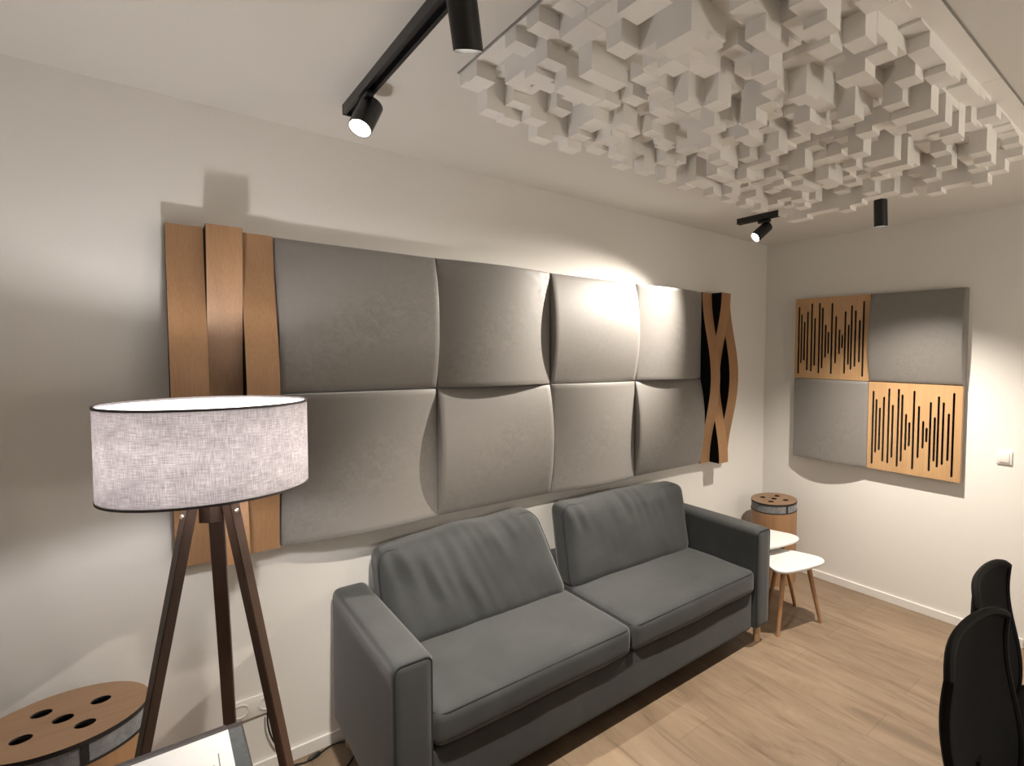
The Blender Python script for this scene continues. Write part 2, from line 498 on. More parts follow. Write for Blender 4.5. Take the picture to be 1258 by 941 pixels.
# wall sockets
so = thing('wall_socket', 'white double socket outlet low on the wall behind the lamp legs', 'socket', (-0.09, YW, 0.285))
bm = bmesh.new(); box(bm, -0.172, -0.006, YW - 0.010, YW, 0.244, 0.326, 0.003); link('frame', bm, M['plastic'], so)
for cx in (-0.13, -0.048):
    bm = bmesh.new(); lathe(bm, [(0.027, 0), (0.027, 0.003), (0.0225, 0.003), (0.0215, -0.006), (0, -0.006)], (cx, YW - 0.010, 0.285), 32, (0, -1, 0))
    s_ = link('socket', bm, M['plastic'], so)
    bm = bmesh.new()
    for dx in (-0.0095, 0.0095): cyl(bm, (cx + dx, YW - 0.0035, 0.285), (cx + dx, YW - 0.0055, 0.285), 0.0028, n=12)
    link('pin_hole', bm, M['dark_slot'], s_)

# ------------------------------------------------------------------ ceiling diffuser: six foam tiles
PX0, PX1, PY0, PY1 = 0.37, 2.17, -2.02, -0.82
dif = thing('ceiling_diffuser', 'white ceiling diffuser of many square foam blocks', 'ceiling panel', ((PX0 + PX1) / 2, (PY0 + PY1) / 2, ZC))
random.seed(11)
NB = 10; CB = 0.06
def pattern():
    lv = [0.0, 0.015, 0.031, 0.047, 0.063, 0.079, 0.095, 0.112, 0.134]
    wt = [3, 2, 2, 2, 2, 2, 2, 1.6, 1.4]
    return [[random.choices(lv, wt)[0] for _ in range(NB)] for _ in range(NB)]
base_pat = pattern()
for ix in range(3):
    for iy in range(2):
        pat = base_pat
        for _ in range((ix * 2 + iy * 3) % 4):
            pat = [list(rw) for rw in zip(*pat[::-1])]
        pat = [list(rw) for rw in pat]
        for k in range(NB):
            if ix == 0:
                pat[0][k] = pat[0][k] * (0.35 if pat[0][k] > 0.08 else 0.0); pat[1][k] *= 0.75
            if iy == 0:
                pat[k][0] = 0.0; pat[k][1] *= 0.5
            if ix == 2: pat[NB - 1][k] = max(pat[NB - 1][k], random.choice((0.120, 0.140, 0.158)))
            if iy == 1: pat[k][NB - 1] = max(pat[k][NB - 1], random.choice((0.079, 0.112, 0.140)))
        bm = bmesh.new()
        ox_, oy_ = PX0 + 0.6 * ix + 0.001, PY0 + 0.6 * iy + 0.001
        sz = 0.598; cb = sz / NB
        pz_ = ZC - 0.004
        def H(i, j):
            return pat[i][j] if 0 <= i < NB and 0 <= j < NB else None
        for i in range(NB):
            for j in range(NB):
                h = pat[i][j]
                xa, xb, ya, yb = ox_ + i * cb, ox_ + (i + 1) * cb, oy_ + j * cb, oy_ + (j + 1) * cb
                z = pz_ - h
                bm.faces.new([bm.verts.new(q) for q in ((xa, ya, z), (xb, ya, z), (xb, yb, z), (xa, yb, z))])
                for (di, dj, e0, e1) in ((1, 0, (xb, ya), (xb, yb)), (0, 1, (xa, yb), (xb, yb)), (-1, 0, (xa, ya), (xa, yb)), (0, -1, (xa, ya), (xb, ya))):
                    nb = H(i + di, j + dj)
                    if nb is None: zt = ZC
                    elif nb < h: zt = pz_ - nb
                    else: continue
                    bm.faces.new([bm.verts.new((*e0, z)), bm.verts.new((*e1, z)), bm.verts.new((*e1, zt)), bm.verts.new((*e0, zt))])
        bmesh.ops.remove_doubles(bm, verts=bm.verts[:], dist=1e-5)
        link('diffuser_tile', bm, M['foam'], dif, 0)

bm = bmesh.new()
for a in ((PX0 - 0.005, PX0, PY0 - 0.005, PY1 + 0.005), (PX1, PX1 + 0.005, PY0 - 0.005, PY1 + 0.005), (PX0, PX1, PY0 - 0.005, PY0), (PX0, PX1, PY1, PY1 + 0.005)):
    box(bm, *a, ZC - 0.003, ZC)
link('gap_shadow_strip', bm, M['gap_shadow_grey'], dif, 0)  # thin dark strip painting the shadow line around the diffuser plate

# ------------------------------------------------------------------ tracks and spotlights
def rail(x0, y0, x1, y1, label):
    t_ = thing('track_rail', label, 'track', ((x0 + x1) / 2, (y0 + y1) / 2, ZC), group='black ceiling tracks')
    d = Vector((x1 - x0, y1 - y0, 0)); L_ = d.length; d.normalize(); s = Vector((-d.y, d.x, 0))
    mm_ = Matrix(((d.x, s.x, 0, x0), (d.y, s.y, 0, y0), (0, 0, 1, 0), (0, 0, 0, 1)))
    bm = bmesh.new()
    prof = [(-0.018, ZC), (-0.018, ZC - 0.034), (-0.008, ZC - 0.034), (-0.008, ZC - 0.014), (0.008, ZC - 0.014), (0.008, ZC - 0.034), (0.018, ZC - 0.034), (0.018, ZC)]
    A = [bm.verts.new((0, p, q)) for p, q in prof]; B = [bm.verts.new((L_, p, q)) for p, q in prof]
    for i in range(8): bm.faces.new((A[i], A[(i + 1) % 8], B[(i + 1) % 8], B[i]))
    bm.faces.new(A); bm.faces.new(B)
    bm.transform(mm_); link('channel', bm, M['black_metal'], t_, 0)
    for a in (0, L_):
        bm = bmesh.new(); box(bm, a - 0.004, a + 0.004, -0.019, 0.019, ZC - 0.036, ZC, 0.001)
        bm.transform(mm_); link('end_cap', bm, M['black_metal'], t_, 0)
rail(0.185, -0.30, 0.185, -2.9, 'black ceiling track above the sofa, running to the bright front spotlight')
rail(2.420, -0.30, 2.395, -1.42, 'black ceiling track by the corner, half hidden behind the white diffuser')

def spot(at, pivot, aim, label, watts, size=1.9, blend=1.0, rad=0.034, length=0.135, lens=None):
    t_ = thing('track_spotlight', label, 'spotlight', (at[0], at[1], ZC - 0.034), group='black track spotlights')
    bm = bmesh.new(); box(bm, at[0] - 0.011, at[0] + 0.011, at[1] - 0.045, at[1] + 0.045, ZC - 0.050, ZC - 0.030, 0.002)
    link('adapter', bm, M['black_metal'], t_, 30)
    bm = bmesh.new(); cyl(bm, (at[0], at[1], ZC - 0.048), pivot, 0.007, n=16); link('stem', bm, M['black_metal'], t_)
    d = Vector(aim).normalized()
    pv = Vector(pivot)
    b0 = pv - d * length * 0.32 + Vector((0, 0, -0.0))
    bm = bmesh.new()
    R = rad
    lathe(bm, [(0, 0), (R - 0.004, 0), (R, 0.004), (R, length), (R - 0.003, length), (R - 0.005, length - 0.018), (0, length - 0.018)], b0, 40, d)
    h = link('housing', bm, M['black_metal'], t_)
    bm = bmesh.new(); lathe(bm, [(0, 0), (R - 0.006, 0), (R - 0.006, 0.004), (R - 0.016, 0.008), (0, 0.009)], b0 + d * (length - 0.0175), 32, d)
    link('lens', bm, M['led'], h)
    ld = bpy.data.lights.new('spot_beam', 'SPOT'); ld.energy = watts; ld.color = WARM
    ld.spot_size = size; ld.spot_blend = blend; ld.shadow_soft_size = 0.02
    lo = bpy.data.objects.new('spot_beam', ld); COL.objects.link(lo)
    lo.parent = t_
    q = d.to_track_quat('-Z', 'Y')
    lo.location = (b0 + d * (length + 0.012)) - Vector(t_.location)
    lo.rotation_euler = q.to_euler()
    return t_
spot((0.185, -0.52), (0.190, -0.52, 2.478), (-0.38, -0.42, -0.80), 'lit black spotlight at the near end of the long ceiling track', P_FRONT)
spot((0.185, -1.28), (0.185, -1.28, 2.485), (0.25, 0.24, -0.93), 'large black cylinder spotlight nearest the camera, pointing down', P_SOFA, 1.35)
spot((2.435, -0.49), (2.435, -0.49, 2.475), (-0.76, 0.22, -0.68), 'lit black spotlight near the room corner, tilted at the grey panels', P_WALL, 1.38)
spot((2.385, -1.265), (2.385, -1.265, 2.455), (0.14, 0.02, -1.0), 'black cylinder spotlight hanging straight down beside the diffuser edge', P_CORNER)
fill_lamp = thing('globe_fill_light', 'added unseen white globe fill light by the wall opposite the sofa', 'lamp', (1.90, -3.50, ZC))  # added fill light, out of view, to brighten the right side of the room
bm = bmesh.new(); lathe(bm, [(0, ZC), (0.05, ZC), (0.05, ZC - 0.02), (0, ZC - 0.022)], (1.90, -3.50, 0), 32); link('ceiling_rose', bm, M['black_metal'], fill_lamp)
bm = bmesh.new(); cyl(bm, (1.90, -3.50, ZC - 0.02), (1.90, -3.50, 1.69), 0.003, n=10); link('cable', bm, M['black_metal'], fill_lamp)
bm = bmesh.new(); cyl(bm, (1.90, -3.50, 1.66), (1.90, -3.50, 1.70), 0.025, n=24); link('cap', bm, M['black_metal'], fill_lamp)
bm = bmesh.new(); bmesh.ops.create_uvsphere(bm, u_segments=32, v_segments=16, radius=0.12); bm.transform(Matrix.Translation((1.90, -3.50, 1.545))); link('globe', bm, M['globe'], fill_lamp)

# ------------------------------------------------------------------ sofa
def rbox(bm, x0, x1, y0, y1, z0, z1, rr, n=14, puff=(0, 0, 0), wr=0.0, seed=0, fn=None):
    """rounded box made of a subdivided cube; puff swells each pair of faces."""
    c = Vector(((x0 + x1) / 2, (y0 + y1) / 2, (z0 + z1) / 2)); h = Vector(((x1 - x0) / 2, (y1 - y0) / 2, (z1 - z0) / 2))
    cells = [max(4, int(n * h[i] / max(h))) for i in range(3)]
    def axis_t(i):
        k = cells[i]; e = min(0.9, rr / h[i])
        ts = [-1, -1 + e * 0.12, -1 + e * 0.35, -1 + e * 0.65, -1 + e]
        mid = [(-1 + e) + (2 - 2 * e) * j / k for j in range(1, k)]
        return ts + mid + [-v for v in reversed(ts)]
    T = [axis_t(i) for i in range(3)]
    vm = {}
    def V(a, b_, c_):
        key = (a, b_, c_)
        if key in vm: return vm[key]
        p = Vector((T[0][a], T[1][b_], T[2][c_]))
        q = Vector((p.x * h.x, p.y * h.y, p.z * h.z))
        inner = Vector([max(-(h[i] - rr), min(h[i] - rr, q[i])) for i in range(3)])
        d = q - inner
        if d.length > 1e-9:
            # map cube corner to sphere
            m_ = max(abs(d.x), abs(d.y), abs(d.z))
            q = inner + d.normalized() * m_
        for i in range(3):
            if puff[i]:
                o1, o2 = [k for k in range(3) if k != i]
                s = max(0, 1 - (q[o1] / h[o1]) ** 2) * max(0, 1 - (q[o2] / h[o2]) ** 2)
                q[i] += math.copysign(puff[i] * s ** 0.7, q[i]) * min(1, abs(q[i]) / (h[i] * 0.6))
        q = q + c
        if wr:
            nz = noise.fractal(Vector((q.x * 4.5 + seed, q.y * 4.5, q.z * 3.0)), 1.0, 2.0, 3)
            q += d.normalized() * 0 if False else Vector((0, nz * wr * 0.5, nz * wr))
        if fn: q = fn(q)
        vm[key] = bm.verts.new(q)
        return vm[key]
    na, nb, nc = len(T[0]), len(T[1]), len(T[2])
    def quad(*k):
        bm.faces.new([V(*q) for q in k])
    for i in range(na - 1):
        for j in range(nb - 1):
            for k in (0, nc - 1): quad((i, j, k), (i + 1, j, k), (i + 1, j + 1, k), (i, j + 1, k))
    for i in range(na - 1):
        for j in range(nc - 1):
            for k in (0, nb - 1): quad((i, k, j), (i + 1, k, j), (i + 1, k, j + 1), (i, k, j + 1))
    for i in range(nb - 1):
        for j in range(nc - 1):
            for k in (0, na - 1): quad((k, i, j), (k, i + 1, j), (k, i + 1, j + 1), (k, i, j + 1))

def rrect(x0, x1, z0, z1, rr, n=6):
    pts = []
    for cx, cz, a0 in ((x1 - rr, z1 - rr, 0), (x0 + rr, z1 - rr, PI / 2), (x0 + rr, z0 + rr, PI), (x1 - rr, z0 + rr, 1.5 * PI)):
        for k in range(n + 1):
            a = a0 + PI / 2 * k / n; pts.append((cx + rr * math.cos(a), cz + rr * math.sin(a)))
    out = []
    for i, p in enumerate(pts):
        q = pts[(i + 1) % len(pts)]
        d = math.hypot(q[0] - p[0], q[1] - p[1]); k = max(1, int(d / 0.03))
        for j in range(k): out.append((p[0] + (q[0] - p[0]) * j / k, p[1] + (q[1] - p[1]) * j / k))
    return out

SX0, SX1 = 0.178, 2.225
SYF, SYB = -0.738, 0.060
sofa = thing('sofa', 'charcoal grey two-seat fabric sofa against the long wall', 'sofa', ((SX0 + SX1) / 2, (SYF + SYB) / 2, 0))
AW = 0.130; AZ = 0.680
def arm(x0, x1):
    def fn(q):
        k = (q.z - 0.10) / 0.55
        q.z -= 0.012 * max(0, (q.y + 0.2) / 0.25) * (k > 0.5)
        return q
    bm = bmesh.new(); rbox(bm, x0, x1, SYF, SYB, 0.105, AZ, 0.028, 16, (0.004, 0.003, 0.006), fn=None)
    a = link('armrest', bm, M['sofa'], sofa, 60)
    lp = [(p[0], SYF + 0.006, p[1]) for p in rrect(x0 + 0.008, x1 - 0.008, 0.115, AZ - 0.006, 0.022)]
    lp = [p for p in lp if p[2] > 0.13]
    i0 = max(range(len(lp)), key=lambda i: (Vector(lp[i]) - Vector(lp[(i + 1) % len(lp)])).length)
    lp = lp[i0 + 1:] + lp[:i0 + 1]
    bm = bmesh.new(); tube(bm, lp, 0.0035, 6); link('piping', bm, M['sofa_seam'], a)
arm(SX0, SX0 + AW); arm(SX1 - AW, SX1)
IX0, IX1 = SX0 + AW, SX1 - AW
MX = 1.182
bm = bmesh.new(); rbox(bm, IX0 - 0.005, IX1 + 0.005, SYF + 0.03, SYB - 0.05, 0.105, 0.325, 0.02, 20); link('base', bm, M['sofa'], sofa, 60)
bm = bmesh.new(); rbox(bm, IX0 - 0.005, IX1 + 0.005, SYB - 0.12, SYB, 0.105, 0.59, 0.03, 20); link('back_rest', bm, M['sofa'], sofa, 60)
def seat(x0, x1, seed):
    bm = bmesh.new()
    rbox(bm, x0, x1, SYF + 0.005, -0.10, 0.328, 0.460, 0.035, 26, (0.004, 0.006, 0.018), 0.003, seed)
    c = link('seat_cushion', bm, M['sofa'], sofa, 70)
    z = 0.448
    lp = [(p[0], p[1], z) for p in rrect(x0 + 0.008, x1 - 0.008, SYF + 0.011, -0.11, 0.04)]
    bm = bmesh.new(); tube(bm, lp, 0.003, 6, closed=True); link('piping', bm, M['sofa_seam'], c)
seat(IX0 + 0.003, MX - 0.003, 3); seat(MX + 0.003, IX1 - 0.003, 8)

def back_cushion(x0, x1, z0, z1, seed, lean, fnx):
    """front plane leans back; wrinkles run down from the top seam"""
    th = 0.17; yf = -0.245
    def place(q):
        k = (q.z - z0) / (z1 - z0)
        q = Vector(q)
        q.y += lean * k
        q = fnx(q, k)
        return q
    def wrinkle(q):
        # q in upright coordinates
        k = (q.z - z0) / (z1 - z0)
        fr = max(0, min(1, (yf + th * 0.6 - q.y) / (th * 0.6)))
        w = noise.noise(Vector((q.x * 22 + q.z * 5 + seed * 3.1, q.z * 3.0, seed)))
        w2 = noise.noise(Vector((q.x * 6 + seed, q.z * 5.0 + 4, seed * 1.7)))
        gate = max(0.0, min(1.0, 0.5 + 2.2 * noise.noise(Vector((q.x * 5.0 + seed * 2.3, q.z * 2.0, 7.7)))))
        amp = gate * 0.060 * max(0, k - 0.60) + 0.002 + (0.026 if seed == 1 else 0.0) * math.exp(-((k - 0.52) / 0.20) ** 2 - ((q.x - x0 - 0.30 - 0.25 * (0.6 - k)) / 0.10) ** 2)
        q = Vector(q); q.y += fr * (w * amp + w2 * 0.012)
        q.z += 0.02 * w2 * max(0, k - 0.6)
        return place(q)
    bm = bmesh.new()
    rbox(bm, x0, x1, yf, yf + th, z0, z1, 0.055, 64, (0.0, 0.035, 0.012), fn=wrinkle)
    c = link('back_cushion', bm, M['sofa'], sofa, 80)
    lp = []
    for p in rrect(x0 + 0.004, x1 - 0.004, z0 + 0.004, z1 - 0.004, 0.055):
        q = wrinkle(Vector((p[0], yf + 0.030, p[1])))
        lp.append(q)
    bm = bmesh.new(); tube(bm, lp, 0.0035, 6, closed=True); link('piping', bm, M['sofa_seam'], c)
def slump(q, k):
    s = (q.x - 0.315) / 0.86
    q.x += -0.115 * k * max(0, s) ** 1.0 + 0.0
    q.z += 0.035 * k * s - 0.01
    return q
def upright(q, k):
    s = (q.x - 1.18) / 0.85
    q.z += -0.02 * k * s
    q.x += 0.02 * k
    return q
back_cushion(0.315, 1.176, 0.445, 0.845, 1, 0.14, slump)
back_cushion(1.186, 2.090, 0.445, 0.870, 2, 0.12, upright)
for lx_, ly_ in ((SX0 + 0.05, SYF + 0.055), (SX1 - 0.05, SYF + 0.055), (SX0 + 0.05, SYB - 0.06), (SX1 - 0.05, SYB - 0.06)):
    bm = bmesh.new(); lathe(bm, [(0, 0), (0.019, 0), (0.021, 0.003), (0.023, 0.115), (0, 0.115)], (lx_, ly_, 0), 24)
    link('leg', bm, M['beech'], sofa)

# ------------------------------------------------------------------ drums
def drum(x, y, h, R, rotz, label, hole_rot):
    t_ = thing('drum_stool', label, 'stool', (x, y, 0), group='round wooden drum stools')
    bm = bmesh.new()
    cir = lambda cx, cy, rr, n: [(cx + rr * math.cos(2 * PI * i / n), cy + rr * math.sin(2 * PI * i / n)) for i in range(n)]
    rh = 0.022; dd = 0.088
    holes = [cir(0, 0, rh, 24)] + [cir(dd * math.cos(hole_rot + PI / 2 * k), dd * math.sin(hole_rot + PI / 2 * k), rh, 24) for k in range(4)]
    holed_plate(bm, cir(0, 0, R, 72), holes, h - 0.006, h, 0, 1, 1)
    bm.transform(Matrix.Translation((x, y, 0))); link('lid', bm, [M['oak_flat'], M['dark_edge']], t_, 30)
    bm = bmesh.new(); lathe(bm, [(R - 0.014, h - 0.0062), (R, h - 0.0062), (R, h - 0.014), (R - 0.014, h - 0.014)], (x, y, 0), 72, closed=True); link('lid_edge', bm, M['dark_edge'], t_, 30)
    zb = h - 0.066
    bm = bmesh.new(); lathe(bm, [(R - 0.014, zb), (R - 0.003, zb), (R - 0.003, h - 0.0142), (R - 0.014, h - 0.0142)], (x, y, 0), 72, closed=True); fb = link('felt_band', bm, M['felt'], t_, 30)
    bm = bmesh.new()
    a0 = rotz; n = 5; da = 0.10
    for k in range(n):
        aa, ab = a0 + da * k / n, a0 + da * (k + 1) / n
        q = [bm.verts.new((x + (R - 0.002) * math.cos(a), y + (R - 0.002) * math.sin(a), z)) for a, z in ((aa, zb), (ab, zb), (ab, h - 0.0143), (aa, h - 0.0143))]
        bm.faces.new(q)
    link('seam_strip', bm, M['dark_edge'], fb)
    bm = bmesh.new(); lathe(bm, [(0, zb - 0.006), (R + 0.001, zb - 0.006), (R + 0.001, zb - 0.0003), (0, zb - 0.0003)], (x, y, 0), 72); link('trim_ring', bm, M['dark_edge'], t_, 30)
    bm = bmesh.new(); lathe(bm, [(0, 0), (R - 0.002, 0), (R, 0.003), (R, zb - 0.0062), (0, zb - 0.0062)], (x, y, 0), 72); link('body', bm, M['oak'], t_, 30)
drum(3.00, -0.215, 0.60, 0.172, math.radians(246), 'round wooden drum stool in the room corner behind the white side tables', math.radians(20))
drum(-0.555, -0.205, 0.60, 0.180, math.radians(284), 'round wooden drum stool left of the lamp legs', math.radians(33))

# ------------------------------------------------------------------ white side tables
def side_table(cx, cy, h, R, rot, label):
    t_ = thing('side_table', label, 'table', (cx, cy, 0), group='nested white side tables')
    pts = []
    for k in range(96):
        a = 2 * PI * k / 96
        rr = R * (1.0 + 0.165 * math.cos(3 * a) + 0.03 * math.cos(6 * a))
        pts.append((cx + rr * math.cos(a + rot), cy + rr * math.sin(a + rot)))
    bm = bmesh.new()
    def ring(s, z): return [bm.verts.new((cx + (p[0] - cx) * s, cy + (p[1] - cy) * s, z)) for p in pts]
    rs = [ring(0.93, h - 0.022), ring(0.985, h - 0.014), ring(1.0, h - 0.007), ring(0.995, h - 0.002), ring(0.985, h)]
    for A, B in zip(rs[:-1], rs[1:]):
        for i in range(96): bm.faces.new((A[i], A[(i + 1) % 96], B[(i + 1) % 96], B[i]))
    bm.faces.new(rs[0]); bm.faces.new(rs[-1])
    link('tabletop', bm, M['white_top'], t_, 40)
    for k in range(3):
        a = rot + 2 * PI * k / 3
        bm = bmesh.new()
        cyl(bm, (cx + R * 0.62 * math.cos(a), cy + R * 0.62 * math.sin(a), h - 0.020), (cx + R * 1.12 * math.cos(a), cy + R * 1.12 * math.sin(a), 0.0), 0.017, 0.012, 20)
        # cut foot flat on the floor
        for v in bm.verts:
            if v.co.z < 0.02: v.co.z = 0.0
        link('leg', bm, M['oak'], t_)
side_table(2.500, -0.690, 0.405, 0.180, math.radians(-45), 'lower white three-legged side table beside the sofa armrest')
side_table(2.555, -0.445, 0.470, 0.198, math.radians(-44), 'taller white side table in front of the corner drum, tucked behind the sofa')

# ------------------------------------------------------------------ floor lamp
LX, LY = -0.235, -0.605
ZT, ZBm, RS = 1.540, 1.305, 0.220
lamp = thing('floor_lamp', 'lit tripod floor lamp with grey linen drum shade and dark legs', 'lamp', (LX, LY, 0))
def shade_bm(R, z0, z1, n=96):
    bm = bmesh.new(); uv = bm.loops.layers.uv.new('UVMap')
    A = [bm.verts.new((LX + R * math.cos(2 * PI * i / n), LY + R * math.sin(2 * PI * i / n), z0)) for i in range(n)]
    B = [bm.verts.new((v.co.x, v.co.y, z1)) for v in A]
    for i in range(n):
        fc = bm.faces.new((A[i], A[(i + 1) % n], B[(i + 1) % n], B[i]))
        us = (i, i + 1, i + 1, i); vs_ = (z0, z0, z1, z1)
        for lp, a, c in zip(fc.loops, us, vs_): lp[uv].uv = (a / n * 2 * PI * R, c)
    return bm
sh = link('lamp_shade', shade_bm(RS, ZBm, ZT), M['linen'], lamp)
link('shade_lining', shade_bm(RS - 0.003, ZBm + 0.002, ZT - 0.002), M['lining'], sh)
for z in (ZBm, ZT):
    bm = bmesh.new(); lathe(bm, [(RS - 0.004, z - 0.003), (RS + 0.0015, z - 0.003), (RS + 0.0015, z + 0.003), (RS - 0.004, z + 0.003)], (LX, LY, 0), 96, closed=True)
    link('shade_rim', bm, M['umber_edge'], sh)
bm = bmesh.new()
for k in range(3):
    a = 2 * PI * k / 3 + 0.4
    tube(bm, [(LX + 0.018 * math.cos(a), LY + 0.018 * math.sin(a), ZBm + 0.03), (LX + (RS - 0.005) * math.cos(a), LY + (RS - 0.005) * math.sin(a), ZBm + 0.004)], 0.002, 6)
lathe(bm, [(0.017, -0.002), (0.022, -0.002), (0.022, 0.002), (0.017, 0.002)], (LX, LY, ZBm + 0.03), 24, closed=True)
link('shade_carrier', bm, M['chrome'], sh)
bm = bmesh.new(); lathe(bm, [(0, 1.285), (0.016, 1.285), (0.016, 1.345), (0.013, 1.35), (0, 1.35)], (LX, LY, 0), 24); link('bulb_socket', bm, M['black_metal'], lamp)
bm = bmesh.new(); lathe(bm, [(0.0, 1.350), (0.013, 1.350), (0.015, 1.362), (0.024, 1.377), (0, 1.377)], (LX, LY, 0), 32); link('bulb_base', bm, M['plastic'], lamp)
bm = bmesh.new(); lathe(bm, [(0, 1.3775), (0.024, 1.3775), (0.029, 1.390), (0.0305, 1.402), (0.029, 1.414), (0.026, 1.424), (0.015, 1.436), (0, 1.440)], (LX, LY, 0), 32); link('bulb', bm, M['bulb'], lamp)
bm = bmesh.new()
for (z0, z1, rr) in ((1.215, 1.290, 0.030),):
    vs0 = [bm.verts.new((LX + rr * math.cos(2 * PI * k / 6 + 0.3), LY + rr * math.sin(2 * PI * k / 6 + 0.3), z0)) for k in range(6)]
    vs1 = [bm.verts.new((v.co.x, v.co.y, z1)) for v in vs0]
    for i in range(6): bm.faces.new((vs0[i], vs0[(i + 1) % 6], vs1[(i + 1) % 6], vs1[i]))
    bm.faces.new(vs0); bm.faces.new(vs1)
link('hub', bm, M['walnut'], lamp, 20)
LEG_R, LEG_ROT = 0.275, -12
for deg in (210, 330, 90):
    a = math.radians(deg + LEG_ROT)
    rad = Vector((math.cos(a), math.sin(a), 0)); tan = Vector((-math.sin(a), math.cos(a), 0))
    top = Vector((LX, LY, 1.300)) + rad * 0.042; ft = Vector((LX, LY, 0.0)) + rad * LEG_R
    bm = bmesh.new()
    rows = []
    for s, hw, hd in ((0, 0.017, 0.012), (1, 0.013, 0.010)):
        p = top.lerp(ft, s)
        rows.append([bm.verts.new(p + tan * sx * hw + rad * sy * hd) for sx, sy in ((-1, -1), (1, -1), (1, 1), (-1, 1))])
    for i in range(4): bm.faces.new((rows[0][i], rows[0][(i + 1) % 4], rows[1][(i + 1) % 4], rows[1][i]))
    bm.faces.new(rows[0]); bm.faces.new(rows[1])
    bmesh.ops.bevel(bm, geom=bm.edges[:], offset=0.002, segments=2, affect='EDGES')
    lg = link('leg', bm, M['walnut'], lamp, 30)
    p = top.lerp(ft, 0.045)
    bm = bmesh.new(); lathe(bm, [(0, 0.005), (0.0045, 0.0045), (0.007, 0.0025), (0.0075, 0)], p + rad * 0.012, 16, rad)
    link('bolt', bm, M['chrome'], lg)
# the lamp's cord on the floor
cp = [(-0.235, -0.335, 0.030), (-0.20, -0.20, 0.006), (-0.10, -0.05, 0.005), (0.00, 0.025, 0.005), (0.07, 0.010, 0.006), (0.125, 0.026, 0.008)]
c2 = [(0.125, 0.026, 0.008), (0.17, 0.045, 0.006), (0.215, 0.030, 0.005), (0.232, -0.03, 0.005), (0.215, -0.09, 0.005), (0.16, -0.14, 0.005), (0.10, -0.13, 0.005), (0.04, -0.07, 0.005), (0.0, 0.0, 0.005)]
bm = bmesh.new(); tube(bm, catmull(cp, 10), 0.0032, 8); tube(bm, catmull(c2, 10), 0.0032, 8)
tube(bm, catmull([(0.0, 0.0, 0.005), (0.012, 0.045, 0.012), (0.020, 0.050, 0.06), (0.004, 0.052, 0.062), (-0.03, 0.052, 0.12), (-0.048, 0.046, 0.20), (-0.048, 0.040, 0.27)], 8), 0.003, 8)
cd = link('cord', bm, M['rubber'], lamp)
bm = bmesh.new()
tube(bm, [(0.075, 0.010, 0.009), (0.083, 0.013, 0.010), (0.115, 0.024, 0.010), (0.122, 0.027, 0.009)], [0.005, 0.009, 0.009, 0.005], 12)
link('inline_switch', bm, M['rubber'], cd)

# ------------------------------------------------------------------ desk with the sheet
DX0, DX1, DY0, DY1, DZ = -1.10, -0.211, -1.62, -0.919, 0.80
desk = thing('desk', 'small desk with slate felt top and dark edge, nearest the camera', 'desk', ((DX0 + DX1) / 2, (DY0 + DY1) / 2, 0))
bm = bmesh.new(); box(bm, DX0 + 0.004, DX1 - 0.004, DY0 + 0.004, DY1 - 0.03, DZ - 0.004, DZ, 0.001); link('felt_top', bm, M['felt_dark'], desk, 30)
bm = bmesh.new(); box(bm, DX0, DX1, DY0, DY1, DZ - 0.026, DZ - 0.0045, 0.002); link('desktop', bm, M['umber_edge'], desk, 30)
bm = bmesh.new(); box(bm, DX0 + 0.004, DX1 - 0.03, DY1 - 0.0295, DY1 - 0.002, DZ - 0.0044, DZ, 0.001); link('rear_strip', bm, M['umber_edge'], desk, 30)
for x in (DX0 + 0.05, DX1 - 0.05):
    for y in (DY0 + 0.05, DY1 - 0.06):
        bm = bmesh.new(); box(bm, x - 0.018, x + 0.018, y - 0.018, y + 0.018, 0, DZ - 0.026, 0.002); link('leg', bm, M['black_metal'], desk, 30)
PXR, PYT = -0.2390, -0.949
pp = thing('paper_sheet', 'white sheet of paper with pencil marks lying on the desk', 'paper', (PXR - 0.15, PYT - 0.1, DZ))
bm = bmesh.new(); box(bm, PXR - 0.297, PXR, PYT - 0.21, PYT, DZ + 0.0003, DZ + 0.0012); link('sheet', bm, M['paper'], pp, 0)
bm = bmesh.new()
def mark(x0, y0, x1, y1, w=0.0009):
    d = Vector((x1 - x0, y1 - y0, 0)); s = Vector((-d.y, d.x, 0)).normalized() * w
    q = [Vector((x0, y0, DZ + 0.0014)) + s, Vector((x0, y0, DZ + 0.0014)) - s, Vector((x1, y1, DZ + 0.0014)) - s, Vector((x1, y1, DZ + 0.0014)) + s]
    bm.faces.new([bm.verts.new(p) for p in q])
for x, y in ((-0.330, -1.028), (-0.262, -1.030)): mark(x, y, x - 0.001, y - 0.09)
for x, y in ((-0.309, -1.062), (-0.304, -1.058)): mark(x, y, x - 0.001, y - 0.02)
mark(-0.296, -1.068, -0.286, -1.066); mark(-0.296, -1.068, -0.297, -1.08); mark(-0.286, -1.066, -0.286, -1.08); mark(-0.280, -1.070, -0.270, -1.069)
mark(-0.280, -1.076, -0.270, -1.075)
link('pencil_marks', bm, M['pencil'], pp, 0)

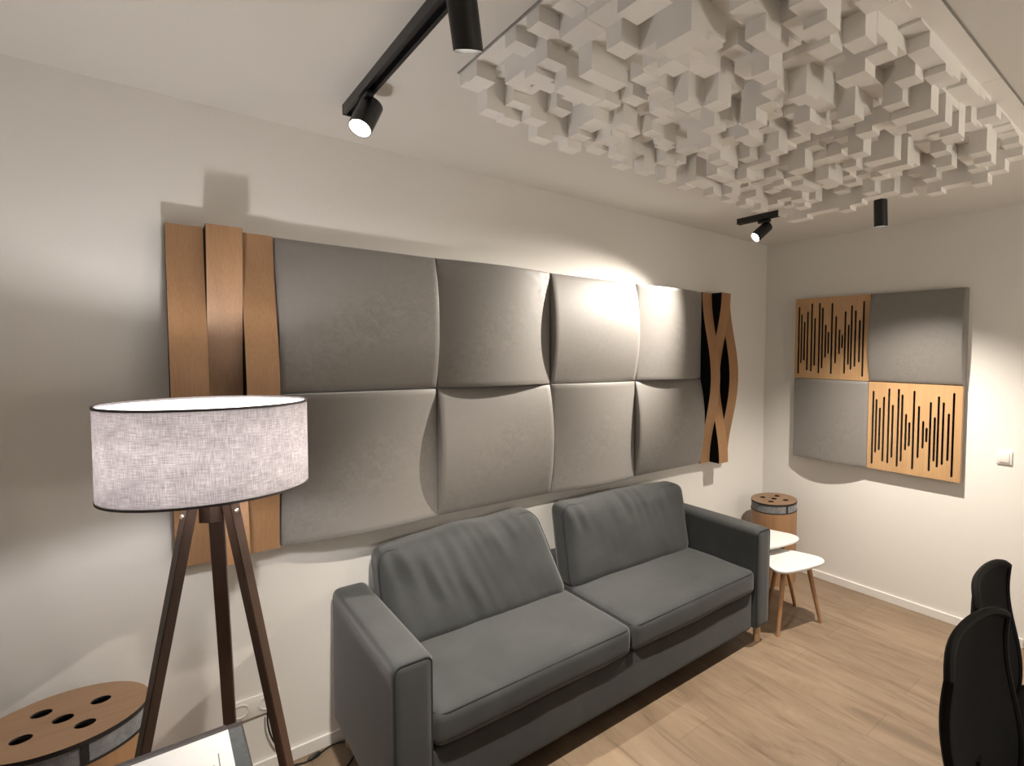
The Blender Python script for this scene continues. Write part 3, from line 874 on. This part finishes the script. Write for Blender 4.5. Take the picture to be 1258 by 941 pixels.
# ------------------------------------------------------------------ office chairs
def office_chair(x, y, ztop, rotz, star, label):
    t_ = thing('office_chair', label, 'chair', (x, y, 0), (0, 0, rotz), group='black mesh office chairs')
    # local: sitter faces +X, width along Y, spine of the back at x = -0.22
    HB = 0.56; z0 = ztop - HB
    MW = t_.matrix_basis.copy()
    def bk(s, tt):
        hw = 0.245 * (0.86 + 0.14 * math.sin(PI * min(0.72, tt * 0.62 + 0.1)))
        top = 1.0 - 0.055 * abs(s) ** 5
        z = z0 + HB * tt * top
        lum = 0.018 * math.sin(2 * PI * (tt * 0.95 - 0.02)) - 0.03 * tt
        xx = -0.25 + lum + 0.045 * s * s
        return Vector((xx, s * hw, z))
    ns, nt = 24, 26
    bm = bmesh.new()
    F = [[bm.verts.new(bk(-1 + 2 * i / ns, j / nt)) for j in range(nt + 1)] for i in range(ns + 1)]
    Bk = [[bm.verts.new(bk(-1 + 2 * i / ns, j / nt) + Vector((-0.012, 0, 0))) for j in range(nt + 1)] for i in range(ns + 1)]
    for i in range(ns):
        for j in range(nt):
            bm.faces.new((F[i][j], F[i + 1][j], F[i + 1][j + 1], F[i][j + 1])); bm.faces.new((Bk[i][j], Bk[i][j + 1], Bk[i + 1][j + 1], Bk[i + 1][j]))
    per = [(i, 0) for i in range(ns)] + [(ns, j) for j in range(nt)] + [(i, nt) for i in range(ns, 0, -1)] + [(0, j) for j in range(nt, 0, -1)]
    for k in range(len(per)):
        a, b_ = per[k], per[(k + 1) % len(per)]
        bm.faces.new((F[a[0]][a[1]], F[b_[0]][b_[1]], Bk[b_[0]][b_[1]], Bk[a[0]][a[1]]))
    bm.transform(MW); br_ = link('backrest', bm, M['mesh_black'], t_, 60)
    bm = bmesh.new(); tube(bm, [bk(-1 + 2 * a / ns, c / nt) + Vector((-0.006, 0, 0)) for a, c in per], 0.013, 8, closed=True)
    bm.transform(MW); link('back_frame', bm, M['chair_plastic'], br_)
    bm = bmesh.new(); rbox(bm, -0.20, 0.26, -0.21, 0.21, 0.43, 0.50, 0.03, 14, (0, 0, 0.012)); bm.transform(MW); link('seat', bm, M['mesh_black'], t_, 60)
    bm = bmesh.new(); tube(bm, catmull([(0.02, 0, 0.415), (-0.18, 0, 0.40), (-0.275, 0, 0.47), (-0.275, 0, z0 + 0.10), (-0.255, 0, z0 + 0.22)], 8), 0.020, 10)
    bm.transform(MW); link('back_support', bm, M['chair_plastic'], t_)
    bm = bmesh.new(); lathe(bm, [(0, 0.10), (0.028, 0.10), (0.028, 0.26), (0.016, 0.26), (0.016, 0.41), (0.06, 0.415), (0.06, 0.432), (0, 0.432)], (0, 0, 0), 24); bm.transform(MW); link('gas_column', bm, M['chair_plastic'], t_)
    for k in range(5):
        a = 2 * PI * k / 5 + math.radians(star); d = Vector((math.cos(a), math.sin(a), 0))
        bm = bmesh.new(); tube(bm, [d * 0.02 + Vector((0, 0, 0.115)), d * 0.15 + Vector((0, 0, 0.105)), d * 0.265 + Vector((0, 0, 0.075))], [0.026, 0.021, 0.014], 10); bm.transform(MW)
        lg = link('base_leg', bm, M['chair_plastic'], t_)
        bm = bmesh.new(); s_ = Vector((-d.y, d.x, 0)); c_ = d * 0.265 + Vector((0, 0, 0.028))
        for e in (-1, 1): cyl(bm, c_ + s_ * e * 0.008, c_ + s_ * e * 0.024, 0.028, n=20)
        cyl(bm, c_ - s_ * 0.01, c_ + s_ * 0.01, 0.008, n=10); cyl(bm, c_, c_ + Vector((0, 0, 0.045)), 0.006, n=10)
        bm.transform(MW); link('caster', bm, M['chair_plastic'], lg)

office_chair(1.208, -2.370, 0.960, math.radians(-90), 126, 'black mesh office chair in front, nearest the camera on the right')
office_chair(1.722, -2.272, 0.938, math.radians(-86), 90, 'black mesh office chair behind the front one, farther from the camera')
